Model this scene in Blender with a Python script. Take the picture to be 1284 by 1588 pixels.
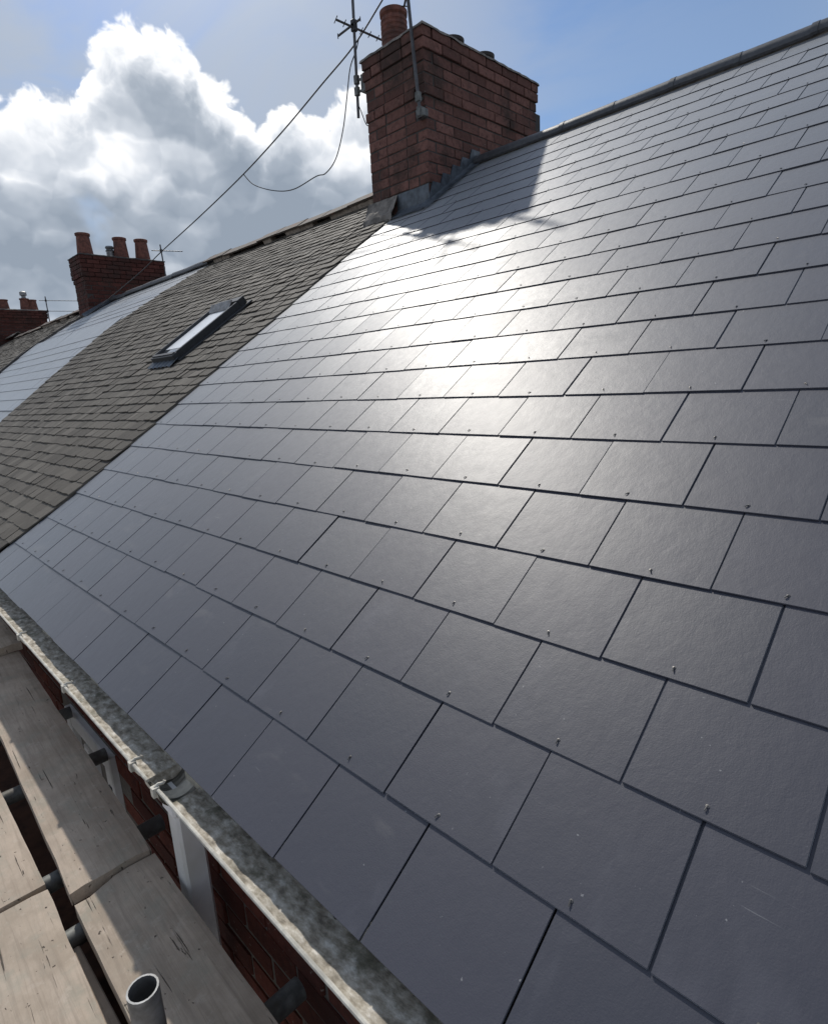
import bpy, bmesh, math, random
from mathutils import Matrix, Vector, noise as mnoise
for o in list(bpy.data.objects): bpy.data.objects.remove(o)
random.seed(11)
SC = bpy.context.scene
COL = SC.collection
PI = math.pi; rad = math.radians

# ------------------------------------------------------------------ camera
# eaves of the near roof at z = 0, X runs along the ridge, +Y up the slope into the house
PH = rad(33.49)                              # roof pitch
S = 0.83333                                  # slates are 250 mm wide
W = 0.25
CAM = Vector((0.73306, -0.52848, 1.0457)) * S
RR = ((0.706044, 0.705994, -0.05544), (0.11897, -0.195316, -0.973497), (-0.698118, 0.680735, -0.221892))
RIGHT, DOWN, FWD = (Vector(r).normalized() for r in RR)
FPX = 907.53                                 # focal length in pixels of the 1284 x 1588 photograph
cd = bpy.data.cameras.new('camera'); cam = bpy.data.objects.new('camera', cd); COL.objects.link(cam)
rm = Matrix((RIGHT, -DOWN, -FWD)).transposed().to_4x4()
cam.matrix_world = Matrix.Translation(CAM) @ rm
cd.sensor_fit = 'HORIZONTAL'; cd.sensor_width = 36; cd.lens = 36 * FPX / 1284
cd.clip_start = .02; cd.clip_end = 3000
SC.camera = cam
SC.render.resolution_x, SC.render.resolution_y = 827, 1024

# ------------------------------------------------------------------ sun and sky
SUN_AZ, SUN_EL = rad(153.5), rad(47.5)         # azimuth counted from +X towards +Y
sd = Vector((math.cos(SUN_EL) * math.cos(SUN_AZ), math.cos(SUN_EL) * math.sin(SUN_AZ), math.sin(SUN_EL)))
sl = bpy.data.lights.new('sun', 'SUN'); sun = bpy.data.objects.new('sun', sl); COL.objects.link(sun)
sl.energy = 2.45; sl.angle = rad(1.2); sl.color = (1, .95, .87)
sun.rotation_euler = sd.to_track_quat('Z', 'Y').to_euler(); sun.location = (0, 0, 30)
SC.view_settings.view_transform = 'Standard'; SC.view_settings.look = 'None'
SC.view_settings.gamma = 1; SC.view_settings.exposure = .3
SC.render.engine = 'CYCLES'

class NT:
    """small helper to write node trees"""
    def __init__(s, tree): s.t = tree; s.n = tree.nodes; s.l = tree.links
    def put(s, sock, v):
        if v is None: return
        if hasattr(v, 'is_output') or isinstance(v, bpy.types.NodeSocket): s.l.new(v, sock)
        else: sock.default_value = v
    def node(s, typ, **kw):
        n = s.n.new(typ)
        for k, v in kw.items(): setattr(n, k, v)
        return n
    def m(s, op, a, b=None, c=None, clamp=False):
        n = s.node('ShaderNodeMath', operation=op, use_clamp=clamp)
        for i, v in enumerate((a, b, c)): s.put(n.inputs[i], v)
        return n.outputs[0]
    def vm(s, op, a, b=None):
        n = s.node('ShaderNodeVectorMath', operation=op)
        s.put(n.inputs[0], a)
        if b is not None:
            if op == 'SCALE': s.put(n.inputs['Scale'], b)
            else: s.put(n.inputs[1], b)
        return n.outputs[0]
    def noise(s, vec, scale, detail=4, rough=.55, col=False, dist=0):
        n = s.node('ShaderNodeTexNoise'); s.put(n.inputs['Vector'], vec)
        n.inputs['Scale'].default_value = scale; n.inputs['Detail'].default_value = detail
        n.inputs['Roughness'].default_value = rough; n.inputs['Distortion'].default_value = dist
        return n.outputs['Color' if col else 'Fac']
    def ss(s, x, a, b, lo=0, hi=1):
        n = s.node('ShaderNodeMapRange', interpolation_type='SMOOTHSTEP')
        s.put(n.inputs[0], x); s.put(n.inputs[1], a); s.put(n.inputs[2], b)
        n.inputs[3].default_value = lo; n.inputs[4].default_value = hi
        return n.outputs[0]
    def mix(s, f, a, b, mode='MIX'):
        n = s.node('ShaderNodeMix', data_type='RGBA', blend_type=mode)
        s.put(n.inputs[0], f); s.put(n.inputs[6], a); s.put(n.inputs[7], b)
        return n.outputs[2]
    def ramp(s, f, stops):
        n = s.node('ShaderNodeValToRGB'); s.put(n.inputs[0], f)
        e = n.color_ramp.elements
        while len(e) < len(stops): e.new(.5)
        for i, (p, c) in enumerate(stops):
            e[i].position = p; e[i].color = c if len(c) == 4 else (*c, 1)
        return n.outputs[0]
    def mapping(s, vec, loc=(0, 0, 0), rot=(0, 0, 0), scale=(1, 1, 1)):
        n = s.node('ShaderNodeMapping'); s.put(n.inputs[0], vec)
        n.inputs[1].default_value = loc; n.inputs[2].default_value = rot; n.inputs[3].default_value = scale
        return n.outputs[0]

def make_world():
    w = bpy.data.worlds.new('World'); SC.world = w; w.use_nodes = True
    w.node_tree.nodes.clear(); t = NT(w.node_tree)
    out = t.node('ShaderNodeOutputWorld')
    sky = t.node('ShaderNodeTexSky', sky_type='NISHITA')
    sky.sun_disc = False; sky.sun_elevation = SUN_EL; sky.sun_rotation = PI / 2 - SUN_AZ
    sky.altitude = 50; sky.air_density = 1.0; sky.dust_density = .6; sky.ozone_density = 3.0
    bg1 = t.node('ShaderNodeBackground'); hs = t.node('ShaderNodeHueSaturation'); hs.inputs['Saturation'].default_value = 1.2; t.put(hs.inputs['Color'], sky.outputs[0]); t.put(bg1.inputs[0], hs.outputs[0]); bg1.inputs[1].default_value = .085
    d = t.node('ShaderNodeTexCoord').outputs['Generated']
    sep = t.node('ShaderNodeSeparateXYZ'); t.put(sep.inputs[0], d)
    az = t.m('ARCTAN2', sep.outputs[1], sep.outputs[0])
    el = t.m('ARCSINE', sep.outputs[2])
    # height of the cumulus bank over azimuth (degrees); noise carries it on round the sky
    azd = t.m('MULTIPLY', az, 180 / PI); eld = t.m('MULTIPLY', el, 180 / PI)
    fc = t.node('ShaderNodeFloatCurve')
    cm = fc.mapping; c = cm.curves[0]
    pts = [(90.0, 7.0), (118.0, 6.0), (127.0, 9.0), (133.0, 17.0), (136.0, 22.0), (137.5, 24.85), (139.0, 24.31), (141.0, 22.96), (143.0, 22.15), (144.2, 23.23), (145.9, 23.1), (147.1, 21.61), (147.8, 22.56), (149.5, 23.78), (150.9, 24.18), (151.6, 25.12), (151.9, 26.2), (153.5, 26.75), (154.7, 27.55), (156.6, 27.83), (158.3, 26.88), (159.5, 25.26), (160.7, 23.23), (161.6, 22.43), (163.7, 22.29), (165.8, 21.48), (172.0, 21.5), (180.0, 22.0)]
    c.points[0].location = ((pts[0][0] - 90) / 90, pts[0][1] / 40); c.points[-1].location = (1, pts[-1][1] / 40)
    for a, e in pts[1:-1]: c.points.new((a - 90) / 90, e / 40)
    for p in c.points: p.handle_type = 'VECTOR'
    cm.update()
    t.put(fc.inputs['Value'], t.m('DIVIDE', t.m('SUBTRACT', azd, 90), 90, clamp=True))
    top_in = t.m('MULTIPLY', fc.outputs[0], 40)
    top_out = t.m('ADD', 13, t.m('MULTIPLY', t.noise(d, 2.3, 2), 20))
    inside = t.m('MULTIPLY', t.ss(azd, 90, 105), t.ss(azd, 172, 179.9, 1, 0))
    top = t.m('ADD', t.m('MULTIPLY', top_in, inside), t.m('MULTIPLY', top_out, t.m('SUBTRACT', 1, inside)))
    # billowing: rounded cells on three scales give the cauliflower heads
    warp = t.vm('ADD', d, t.vm('SCALE', t.vm('SUBTRACT', t.noise(d, 14, 3, .6, col=True), (.5, .5, .5)), .045))
    def cells(vec, sc):
        v = t.node('ShaderNodeTexVoronoi', feature='F1'); t.put(v.inputs['Vector'], vec); v.inputs['Scale'].default_value = sc
        return t.m('SUBTRACT', .45, t.m('MULTIPLY', v.outputs['Distance'], v.outputs['Distance']))
    def field(vec): return t.m('ADD', t.m('MULTIPLY', cells(vec, 9), 1.5), t.m('MULTIPLY', cells(vec, 20), 2.2))
    g0 = field(warp)
    f0 = t.m('ADD', g0, t.m('ADD', t.m('MULTIPLY', cells(warp, 48), 1.1), t.m('MULTIPLY', t.m('SUBTRACT', t.noise(warp, 80, 2, .6), .5), 1.5)))
    shift = tuple(Vector((-.25, .10, 1)).normalized() * .014)
    g1 = field(t.vm('ADD', warp, shift))
    h = t.m('ADD', t.m('SUBTRACT', top, eld), t.m('SUBTRACT', f0, 1.7))
    mask = t.ss(h, -.35, .55)
    gap = t.m('MULTIPLY', t.ss(t.noise(d, 5.2, 4, .55), .60, .68), t.ss(eld, 21, 13))
    lit = t.m('MULTIPLY', t.m('SUBTRACT', g0, g1), .26)
    edge = t.ss(h, 0, 5.5, .95, .22)
    mott = t.m('MULTIPLY', t.m('SUBTRACT', t.noise(t.mapping(warp, scale=(1, 1, 1.8)), 4.6, 4, .52), .49), 2.6)
    low = t.ss(eld, 12, 1, 0, .30)
    light = t.m('ADD', t.m('ADD', edge, lit), t.m('ADD', t.m('MULTIPLY', mott, t.ss(h, 1, 5)), low), clamp=True)
    ccol = t.ramp(light, [(0, (.27, .32, .39)), (.3, (.37, .42, .49)), (.62, (.62, .66, .72)), (.85, (.95, .96, .98)), (1, (1.08, 1.08, 1.08))])
    bg2 = t.node('ShaderNodeBackground'); t.put(bg2.inputs[0], ccol); bg2.inputs[1].default_value = .92
    # thin high veil
    vv = t.mapping(d, rot=(0, 0, .5), scale=(1, 2.2, 4))
    veil = t.m('MULTIPLY', t.ss(t.noise(vv, 1.6, 5, .55, dist=.6), .27, .62), .88)
    veil = t.m('MULTIPLY', veil, t.ss(t.m('ABSOLUTE', t.m('SUBTRACT', azd, 112)), 4, 30, .32, 1))
    bg3 = t.node('ShaderNodeBackground'); bg3.inputs[0].default_value = (.66, .74, .86, 1)
    ca = t.node('ShaderNodeVectorMath', operation='DOT_PRODUCT'); t.put(ca.inputs[0], d); ca.inputs[1].default_value = tuple(sd)
    t.put(bg3.inputs[1], t.m('ADD', .56, t.m('MULTIPLY', t.m('POWER', t.m('MAXIMUM', ca.outputs['Value'], 0), 40), 1.2)))
    m1 = t.node('ShaderNodeMixShader'); t.put(m1.inputs[0], veil); t.l.new(bg1.outputs[0], m1.inputs[1]); t.l.new(bg3.outputs[0], m1.inputs[2])
    m2 = t.node('ShaderNodeMixShader'); t.put(m2.inputs[0], t.m('MULTIPLY', mask, t.m('SUBTRACT', 1, t.m('MULTIPLY', gap, .75))))
    t.l.new(m1.outputs[0], m2.inputs[1]); t.l.new(bg2.outputs[0], m2.inputs[2])
    t.l.new(m2.outputs[0], out.inputs[0])
    w.cycles.sampling_method = 'MANUAL'; w.cycles.sample_map_resolution = 512
make_world()

# ------------------------------------------------------------------ pixel helpers (a pixel gives a direction; the plane gives the distance)
def ray(x, y): return RIGHT * ((x - 642) / FPX) + DOWN * ((y - 794) / FPX) + FWD
def at(ax, val, x, y):
    d = ray(x, y); return CAM + d * ((val - CAM[ax]) / d[ax])
def pix(p):
    d = Vector(p) - CAM; z = d.dot(FWD)
    return (642 + FPX * d.dot(RIGHT) / z, 794 + FPX * d.dot(DOWN) / z, z)
UPS = Vector((0, math.cos(PH), math.sin(PH))); NRM = Vector((0, -math.sin(PH), math.cos(PH)))
def lerp_table(tab, x):
    if x <= tab[0][0]: return tab[0][1]
    for (a, b), (c, d) in zip(tab, tab[1:]):
        if x <= c: return b + (d - b) * (x - a) / (c - a)
    return tab[-1][1]
HUMP = [(0, -.10), (1.19, -.065), (2.0, .012), (2.94, .085), (3.89, .065), (4.84, .004), (6, -.02)]
def off(X, v):
    """the old roofs of the row are not flat: how far they stand off the near roof's plane"""
    t = min(1, max(0, (-3.35 - X) / 4.5)); return t * lerp_table(HUMP, v)
def RP(X, v, h=0): return Vector((X, 0, 0)) + UPS * v + NRM * (h + off(X, v))
def RF(X, v, h=0):
    """frame on the roof: x along the ridge, y up the slope, z off the roof"""
    dv = (off(X, v + .1) - off(X, v - .1)) / .2
    return Matrix.Translation(RP(X, v, h)) @ Matrix.Rotation(PH + math.atan(dv), 4, 'X')

# ------------------------------------------------------------------ object helpers
WM = {}
def link(o, parent=None, M=None):
    COL.objects.link(o); M = M or Matrix()
    if parent is not None:
        o.parent = parent; o.matrix_parent_inverse = WM[parent.name].inverted()
    o.matrix_basis = M; WM[o.name] = M.copy()
    return o
def thing(name, label, cat, loc=(0, 0, 0), group=None, rot=None):
    o = bpy.data.objects.new(name, None); o.empty_display_size = .2
    M = Matrix.Translation(loc)
    if rot: M = M @ rot
    link(o, None, M); return tag(o, label, cat, group)
def tag(o, label=None, cat=None, group=None, kind=None):
    if label: o['label'] = label
    if cat: o['category'] = cat
    if group: o['group'] = group
    if kind: o['kind'] = kind
    return o
class MB:
    def __init__(s): s.v = []; s.f = []
    def add(s, verts, faces, M=None):
        b = len(s.v)
        s.v += [tuple(M @ Vector(p)) for p in verts] if M else [tuple(p) for p in verts]
        s.f += [tuple(b + i for i in f) for f in faces]; return s
    def box(s, lo, hi, M=None):
        x0, y0, z0 = lo; x1, y1, z1 = hi
        return s.add([(x0, y0, z0), (x1, y0, z0), (x1, y1, z0), (x0, y1, z0), (x0, y0, z1), (x1, y0, z1), (x1, y1, z1), (x0, y1, z1)],
                     [(0, 3, 2, 1), (4, 5, 6, 7), (0, 1, 5, 4), (1, 2, 6, 5), (2, 3, 7, 6), (3, 0, 4, 7)], M)
    def tube(s, path, r, n=10, r_in=None, cap=True):
        P = [Vector(p) for p in path]; rings = []
        rr = r if isinstance(r, (list, tuple)) else [r] * len(P)
        ref = None
        for i, p in enumerate(P):
            d = (P[min(i + 1, len(P) - 1)] - P[max(i - 1, 0)]).normalized()
            if ref is None: ref = Vector((0, 0, 1)) if abs(d.z) < .9 else Vector((1, 0, 0))
            a = d.cross(ref).normalized(); b = d.cross(a).normalized(); ref = -b if False else ref
            rings.append([p + a * (rr[i] * math.cos(2 * PI * k / n)) + b * (rr[i] * math.sin(2 * PI * k / n)) for k in range(n)])
        base = [q for ring in rings for q in ring]; F = []
        for i in range(len(P) - 1):
            for k in range(n): F.append((i * n + k, i * n + (k + 1) % n, (i + 1) * n + (k + 1) % n, (i + 1) * n + k))
        if cap and r_in is None:
            F.append(tuple(range(n))); F.append(tuple((len(P) - 1) * n + k for k in reversed(range(n))))
        s.add(base, F)
        if r_in:
            b2 = MB(); b2.tube(path, r_in, n, cap=False)
            b0 = len(s.v) - len(base); b1 = len(s.v); s.add(b2.v, [tuple(reversed(f)) for f in b2.f])
            for e in (0, len(P) - 1):
                for k in range(n):
                    s.f.append((b0 + e * n + k, b0 + e * n + (k + 1) % n, b1 + e * n + (k + 1) % n, b1 + e * n + k))
        return s
    def lathe(s, prof, n=24, M=None):
        V = [(r * math.cos(2 * PI * k / n), r * math.sin(2 * PI * k / n), z) for r, z in prof for k in range(n)]; F = []
        for i in range(len(prof) - 1):
            for k in range(n): F.append((i * n + k, i * n + (k + 1) % n, (i + 1) * n + (k + 1) % n, (i + 1) * n + k))
        return s.add(V, F, M)
    def grid(s, fn, nu, nv):
        V = [fn(i / nu, j / nv) for j in range(nv + 1) for i in range(nu + 1)]
        F = [(j * (nu + 1) + i, j * (nu + 1) + i + 1, (j + 1) * (nu + 1) + i + 1, (j + 1) * (nu + 1) + i) for j in range(nv) for i in range(nu)]
        return s.add(V, F)
    def mesh(s, name, mat, smooth=False, bevel=0, fix=True):
        me = bpy.data.meshes.new(name); me.from_pydata(s.v, [], s.f); me.update()
        bm = bmesh.new(); bm.from_mesh(me)
        if bevel:
            bmesh.ops.bevel(bm, geom=list(bm.edges), offset=bevel, segments=1, affect='EDGES', profile=.6)
        if fix: bmesh.ops.recalc_face_normals(bm, faces=list(bm.faces))
        bm.to_mesh(me); bm.free()
        if smooth:
            me.polygons.foreach_set('use_smooth', [True] * len(me.polygons))
            try: me.set_sharp_from_angle(angle=rad(35))
            except Exception: pass
        me.materials.append(mat); return me
    def build(s, name, mat, parent=None, M=None, smooth=False, bevel=0, fix=True):
        return link(bpy.data.objects.new(name, s.mesh(name, mat, smooth, bevel, fix)), parent, M)
def inst(name, me, parent, M): return link(bpy.data.objects.new(name, me), parent, M)

# ------------------------------------------------------------------ materials
def material(name):
    m = bpy.data.materials.new(name); m.use_nodes = True
    t = NT(m.node_tree); b = t.n['Principled BSDF']; return m, t, b
def rnd(t):
    oi = t.node('ShaderNodeObjectInfo').outputs['Random']; g = t.node('ShaderNodeNewGeometry').outputs['Random Per Island']
    return t.m('FRACT', t.m('ADD', oi, t.m('MULTIPLY', g, 7.31)))
def coords(t, rot=(0, 0, 0), spread=37.0):
    oc = t.node('ShaderNodeTexCoord').outputs['Object']
    oi = t.node('ShaderNodeObjectInfo').outputs['Random']
    cx = t.node('ShaderNodeCombineXYZ')
    for i, k in enumerate((1, 1.7, 2.3)): t.put(cx.inputs[i], t.m('MULTIPLY', oi, spread * k))
    v = t.vm('ADD', oc, cx.outputs[0])
    return t.mapping(v, rot=rot) if any(rot) else v
def bump(t, b, h, dist, strength=1, prev=None):
    n = t.node('ShaderNodeBump'); n.inputs['Distance'].default_value = dist; n.inputs['Strength'].default_value = strength
    t.put(n.inputs['Height'], h)
    if prev is not None: t.l.new(prev, n.inputs['Normal'])
    if b is not None: t.l.new(n.outputs[0], b.inputs['Normal'])
    return n.outputs[0]

def mat_new_slate(name, joined=False):
    m, t, b = material(name)
    v = coords(t, rot=(-PH, 0, 0) if joined else (0, 0, 0)); r = rnd(t)
    big = t.noise(v, 5, 2, .6)
    riv = t.noise(t.mapping(v, scale=(1, .7, 1)), 29, 6, .66, dist=.15); med = riv
    c = t.mix(big, (.013, .0145, .028, 1), (.020, .022, .038, 1))
    c = t.mix(t.m('MULTIPLY', r, .6), c, (.036, .036, .054, 1))
    dust = t.m('MULTIPLY', t.ss(t.noise(t.mapping(v, scale=(1, .45, 1)), 7, 4, .68), .56, .76), .2)
    c = t.mix(dust, c, (.12, .12, .145, 1))
    scr = t.m('MULTIPLY', t.ss(t.noise(t.mapping(v, rot=(0, 0, .7), scale=(3, 60, 3)), 2.0, 3, .5, dist=.4), .715, .75), t.ss(big, .5, .62))
    speck = t.m('MAXIMUM', t.ss(t.noise(t.mapping(v, scale=(1, .8, 1)), 110, 2, .5), .755, .785), t.m('MULTIPLY', scr, .6))
    c = t.mix(t.m('MULTIPLY', speck, .4), c, (.36, .36, .36, 1))
    smud = t.m('MULTIPLY', t.ss(t.noise(t.mapping(v, rot=(0, 0, .5), scale=(1, 2.6, 1)), 3.4, 4, .6), .60, .72), .16)
    c = t.mix(smud, c, (.21, .20, .19, 1))
    t.put(b.inputs['Base Color'], c)
    rr = t.m('ADD', t.m('ADD', .64, t.m('MULTIPLY', t.m('SUBTRACT', med, .5), .24)), t.m('ADD', t.m('MULTIPLY', t.m('SUBTRACT', r, .5), .13), t.m('MULTIPLY', smud, .5)))
    t.put(b.inputs['Roughness'], rr)
    b.inputs['Specular IOR Level'].default_value = .4
    b.inputs['Coat Weight'].default_value = .62; b.inputs['Coat Roughness'].default_value = .485; b.inputs['Coat IOR'].default_value = 1.68
    b.inputs['Sheen Weight'].default_value = .78; b.inputs['Sheen Roughness'].default_value = .3; b.inputs['Sheen Tint'].default_value = (.80, .90, 1, 1)
    n1 = bump(t, None, riv, .0016, .5)
    t.l.new(bump(t, b, t.noise(v, 380, 1, .6), .0003, .5, n1), b.inputs['Coat Normal'])
    return m
def mat_old_slate(name, joined=False, k=1.0):
    m, t, b = material(name)
    v = coords(t, rot=(-PH, 0, 0) if joined else (0, 0, 0)); r = rnd(t)
    streak = t.noise(t.mapping(v, scale=(70, 5, 20)), 1, 5, .65)
    blot = t.noise(v, 9, 5, .65)
    c = t.ramp(r, [(0, (.08 * k, .070 * k, .059 * k)), (.3, (.105 * k, .093 * k, .078 * k)), (.75, (.135 * k, .120 * k, .101 * k)), (1, (.175 * k, .157 * k, .133 * k))])
    c = t.mix(t.ss(streak, .38, .68), t.mix(.5, c, (.04, .038, .034, 1)), c)
    c = t.mix(t.m('MULTIPLY', t.ss(blot, .56, .75), .55), c, (.24, .225, .19, 1))
    c = t.mix(t.m('MULTIPLY', t.ss(t.noise(v, 55, 3), .62, .72), .5), c, (.05, .05, .042, 1))
    t.put(b.inputs['Base Color'], c); b.inputs['Roughness'].default_value = .78
    b.inputs['Specular IOR Level'].default_value = .25
    n1 = bump(t, None, streak, .003, .8)
    bump(t, b, t.noise(v, 60, 4, .6), .002, .6, n1)
    return m
def mat_brick(name, a, c_, soot=.35):
    m, t, b = material(name)
    v = coords(t); r = rnd(t)
    c = t.ramp(r, [(0, a), (.6, c_), (1, tuple(x * 1.25 for x in c_))])
    n = t.noise(v, 30, 6, .65)
    c = t.mix(t.ss(n, .42, .75), c, tuple(x * .75 for x in a) + (1,))
    wp = t.node('ShaderNodeNewGeometry').outputs['Position']
    s = t.m('MULTIPLY', t.ss(t.noise(wp, 2.6, 4, .6), .44, .66), soot * 1.6)
    c = t.mix(s, c, (.028, .026, .023, 1))
    c = t.mix(t.m('MULTIPLY', t.ss(t.noise(v, 75, 3), .66, .74), .5), c, (.35, .31, .27, 1))
    t.put(b.inputs['Base Color'], c); b.inputs['Roughness'].default_value = .92; b.inputs['Specular IOR Level'].default_value = .2
    bump(t, b, t.noise(v, 70, 6, .7), .004, .9)
    return m
def mat_simple(name, col, rough=.6, metal=0, var=.25, scale=25, bd=.001, spec=.5, tint=None):
    m, t, b = material(name)
    v = coords(t); n = t.noise(v, scale, 6, .62)
    c = t.mix(t.ss(n, .3, .7), tuple(x * (1 - var) for x in col) + (1,), tuple(min(1, x * (1 + var)) for x in col) + (1,))
    if tint: c = t.mix(t.m('MULTIPLY', t.ss(t.noise(v, scale * .3, 4, .6), .5, .68), .8), c, tint + (1,))
    t.put(b.inputs['Base Color'], c)
    t.put(b.inputs['Roughness'], t.m('ADD', rough - .08, t.m('MULTIPLY', n, .16)))
    b.inputs['Metallic'].default_value = metal; b.inputs['Specular IOR Level'].default_value = spec
    if bd: bump(t, b, n, bd, .8)
    return m
def mat_board(name):
    m, t, b = material(name)
    v = coords(t); r = rnd(t)
    g = t.noise(t.mapping(v, scale=(2.2, 46, 46)), 1.6, 7, .68, dist=.7)
    n2 = t.noise(v, 6, 7, .68)
    c = t.mix(t.ss(n2, .3, .7), (.33, .275, .215, 1), (.49, .41, .33, 1))
    c = t.mix(t.m('MULTIPLY', t.ss(g, .44, .66), .42), c, (.21, .175, .14, 1))
    c = t.mix(t.m('MULTIPLY', r, .25), c, (.42, .31, .25, 1))
    c = t.mix(t.m('MULTIPLY', t.ss(t.noise(v, 11, 5, .7), .48, .68), .5), c, (.29, .285, .235, 1))
    c = t.mix(t.m('MULTIPLY', t.ss(t.noise(t.mapping(v, loc=(3, 1, 7)), 24, 6, .72), .55, .7), .5), c, (.50, .43, .36, 1))
    # scores, cracks and nail scars
    cr = t.ss(t.noise(t.mapping(v, rot=(0, 0, 1.2), scale=(9, 55, 9)), 1.4, 4, .55, dist=.8), .69, .74)
    cr2 = t.ss(t.noise(t.mapping(v, rot=(0, 0, .04), scale=(2.2, 80, 9)), 1.2, 4, .55, dist=.5), .655, .70)
    sp = t.ss(t.noise(v, 70, 3, .5), .70, .74)
    ck = t.m('MAXIMUM', t.m('MAXIMUM', cr, cr2), sp)
    c = t.mix(t.m('MULTIPLY', ck, .8), c, (.05, .042, .034, 1))
    t.put(b.inputs['Base Color'], c); b.inputs['Roughness'].default_value = .85; b.inputs['Specular IOR Level'].default_value = .2
    n1 = bump(t, None, g, .0018, .6)
    bump(t, b, t.m('MULTIPLY', ck, -1), .003, 1, n1)
    return m
def mat_brickwall(name):
    m, t, b = material(name)
    oc = t.node('ShaderNodeTexCoord').outputs['Object']
    v = t.mapping(oc, rot=(-PI / 2, 0, 0))
    br = t.node('ShaderNodeTexBrick'); t.put(br.inputs['Vector'], v)
    br.inputs['Scale'].default_value = 1; br.inputs['Brick Width'].default_value = .235; br.inputs['Row Height'].default_value = .081
    br.inputs['Mortar Size'].default_value = .006; br.inputs['Color1'].default_value = (.06, .018, .012, 1)
    br.inputs['Color2'].default_value = (.085, .026, .016, 1); br.inputs['Mortar'].default_value = (.09, .08, .07, 1)
    t.put(b.inputs['Base Color'], br.outputs[0]); b.inputs['Roughness'].default_value = .9
    bump(t, b, t.m('MULTIPLY', br.outputs['Fac'], -1), .006, 1)
    return m
def mat_gutter_in(name):
    m, t, b = material(name)
    oc = t.node('ShaderNodeTexCoord').outputs['Object']
    n = t.noise(t.mapping(oc, scale=(1.6, .5, .5)), 16, 7, .66); n2 = t.noise(t.mapping(oc, scale=(2.2, .6, .6)), 38, 5, .62)
    c = t.ramp(n, [(.3, (.05, .048, .04)), (.45, (.15, .14, .115)), (.58, (.36, .34, .30)), (.7, (.62, .61, .56))])
    c = t.mix(t.ss(n2, .5, .68), c, (.045, .045, .036, 1))
    t.put(b.inputs['Base Color'], c); b.inputs['Roughness'].default_value = .85
    bump(t, b, n2, .004, 1)
    return m
def mat_silt(name):
    m, t, b = material(name)
    oc = t.node('ShaderNodeTexCoord').outputs['Object']
    g = t.noise(t.mapping(oc, scale=(.6, 1, 1)), 60, 6, .62); n = t.noise(oc, 14, 5, .6)
    c = t.ramp(g, [(.34, (.20, .175, .14)), (.47, (.38, .34, .275)), (.57, (.52, .48, .41)), (.68, (.74, .71, .64))])
    c = t.mix(t.m('MULTIPLY', t.ss(n, .54, .68), .7), c, (.12, .115, .075, 1))
    t.put(b.inputs['Base Color'], c); b.inputs['Roughness'].default_value = .9
    bump(t, b, g, .003, 1)
    return m
def mat_glass(name, tint=(.02, .025, .03)):
    m, t, b = material(name)
    b.inputs['Base Color'].default_value = tint + (1,); b.inputs['Roughness'].default_value = .04
    b.inputs['Specular IOR Level'].default_value = .9
    return m

M_SL = mat_new_slate('new_slate'); M_SLJ = mat_new_slate('new_slate_joined', True)
M_OLD = mat_old_slate('old_slate'); M_OLDJ = mat_old_slate('old_slate_joined', True)
M_DECK = mat_simple('roof_felt', (.03, .03, .032), .9)
M_BR = mat_brick('chimney_brick', (.100, .051, .043), (.155, .078, .065), .46)
M_BR2 = mat_brick('far_chimney_brick', (.060, .022, .018), (.085, .031, .025), .3)
M_WB = mat_brick('wall_brick', (.075, .017, .011), (.125, .032, .02), .2)
M_MORT = mat_simple('sooty_mortar', (.05, .046, .043), .95, bd=.003, scale=60)
M_MORTW = mat_simple('wall_mortar', (.13, .115, .10), .95, bd=.003, scale=60)
M_CEM = mat_simple('cement', (.17, .155, .14), .92, var=.4, bd=.006, scale=18, tint=(.06, .055, .05))
M_CEM2 = mat_simple('pale_cement', (.30, .26, .22), .92, var=.4, bd=.006, scale=18)
M_LEAD = mat_simple('lead', (.085, .10, .118), .5, .55, var=.35, scale=14, bd=.003)
M_RIDGE = mat_simple('ridge_tile_grey', (.055, .058, .064), .5, var=.25, scale=30, bd=.001)
M_ORIDGE = mat_simple('old_ridge_tile', (.10, .085, .072), .85, var=.4, scale=20, bd=.003, tint=(.16, .07, .045))
M_TERRA = mat_simple('terracotta', (.13, .05, .036), .85, var=.4, scale=16, bd=.002, tint=(.06, .03, .024))
M_POTD = mat_simple('dark_pot', (.03, .027, .026), .8, var=.3, bd=.002)
M_STEEL = mat_simple('galvanised_steel', (.20, .205, .21), .55, .6, var=.35, scale=30, bd=.0008, tint=(.13, .12, .11))
M_STEELD = mat_simple('dull_steel', (.14, .145, .14), .6, .55, var=.4, scale=30, bd=.0008, tint=(.08, .07, .06))
M_ALU = mat_simple('aerial_metal', (.085, .085, .09), .5, .6, var=.3, bd=0)
M_CABLE = mat_simple('cable_black', (.025, .025, .028), .6, bd=0)
M_WHITE = mat_simple('white_plastic', (.72, .72, .72), .45, var=.08, scale=9, bd=.0006, tint=(.55, .54, .5))
M_WHITED = mat_simple('weathered_white', (.50, .475, .41), .6, var=.25, scale=35, bd=.001, tint=(.34, .31, .26))
M_GUT = mat_gutter_in('gutter_inside'); M_SILT = mat_silt('gutter_silt')
M_BOARD = mat_board('scaffold_board_wood')
M_WALL = mat_brickwall('brick_wall')
M_COPPER = mat_simple('rivet_metal', (.14, .135, .13), .45, .8, bd=0)
M_DKFRAME = mat_simple('dark_frame', (.028, .03, .033), .45, .2, var=.2, bd=0)
M_GLASS = mat_glass('window_glass'); M_GLASSR = mat_glass('skylight_glass', (.05, .055, .06))
M_GROUND = mat_simple('yard_concrete', (.26, .25, .235), .9, var=.3, scale=2, bd=.004)
M_MOSS = mat_simple('moss', (.035, .042, .018), .95, var=.5, scale=60, bd=.004)

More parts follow.
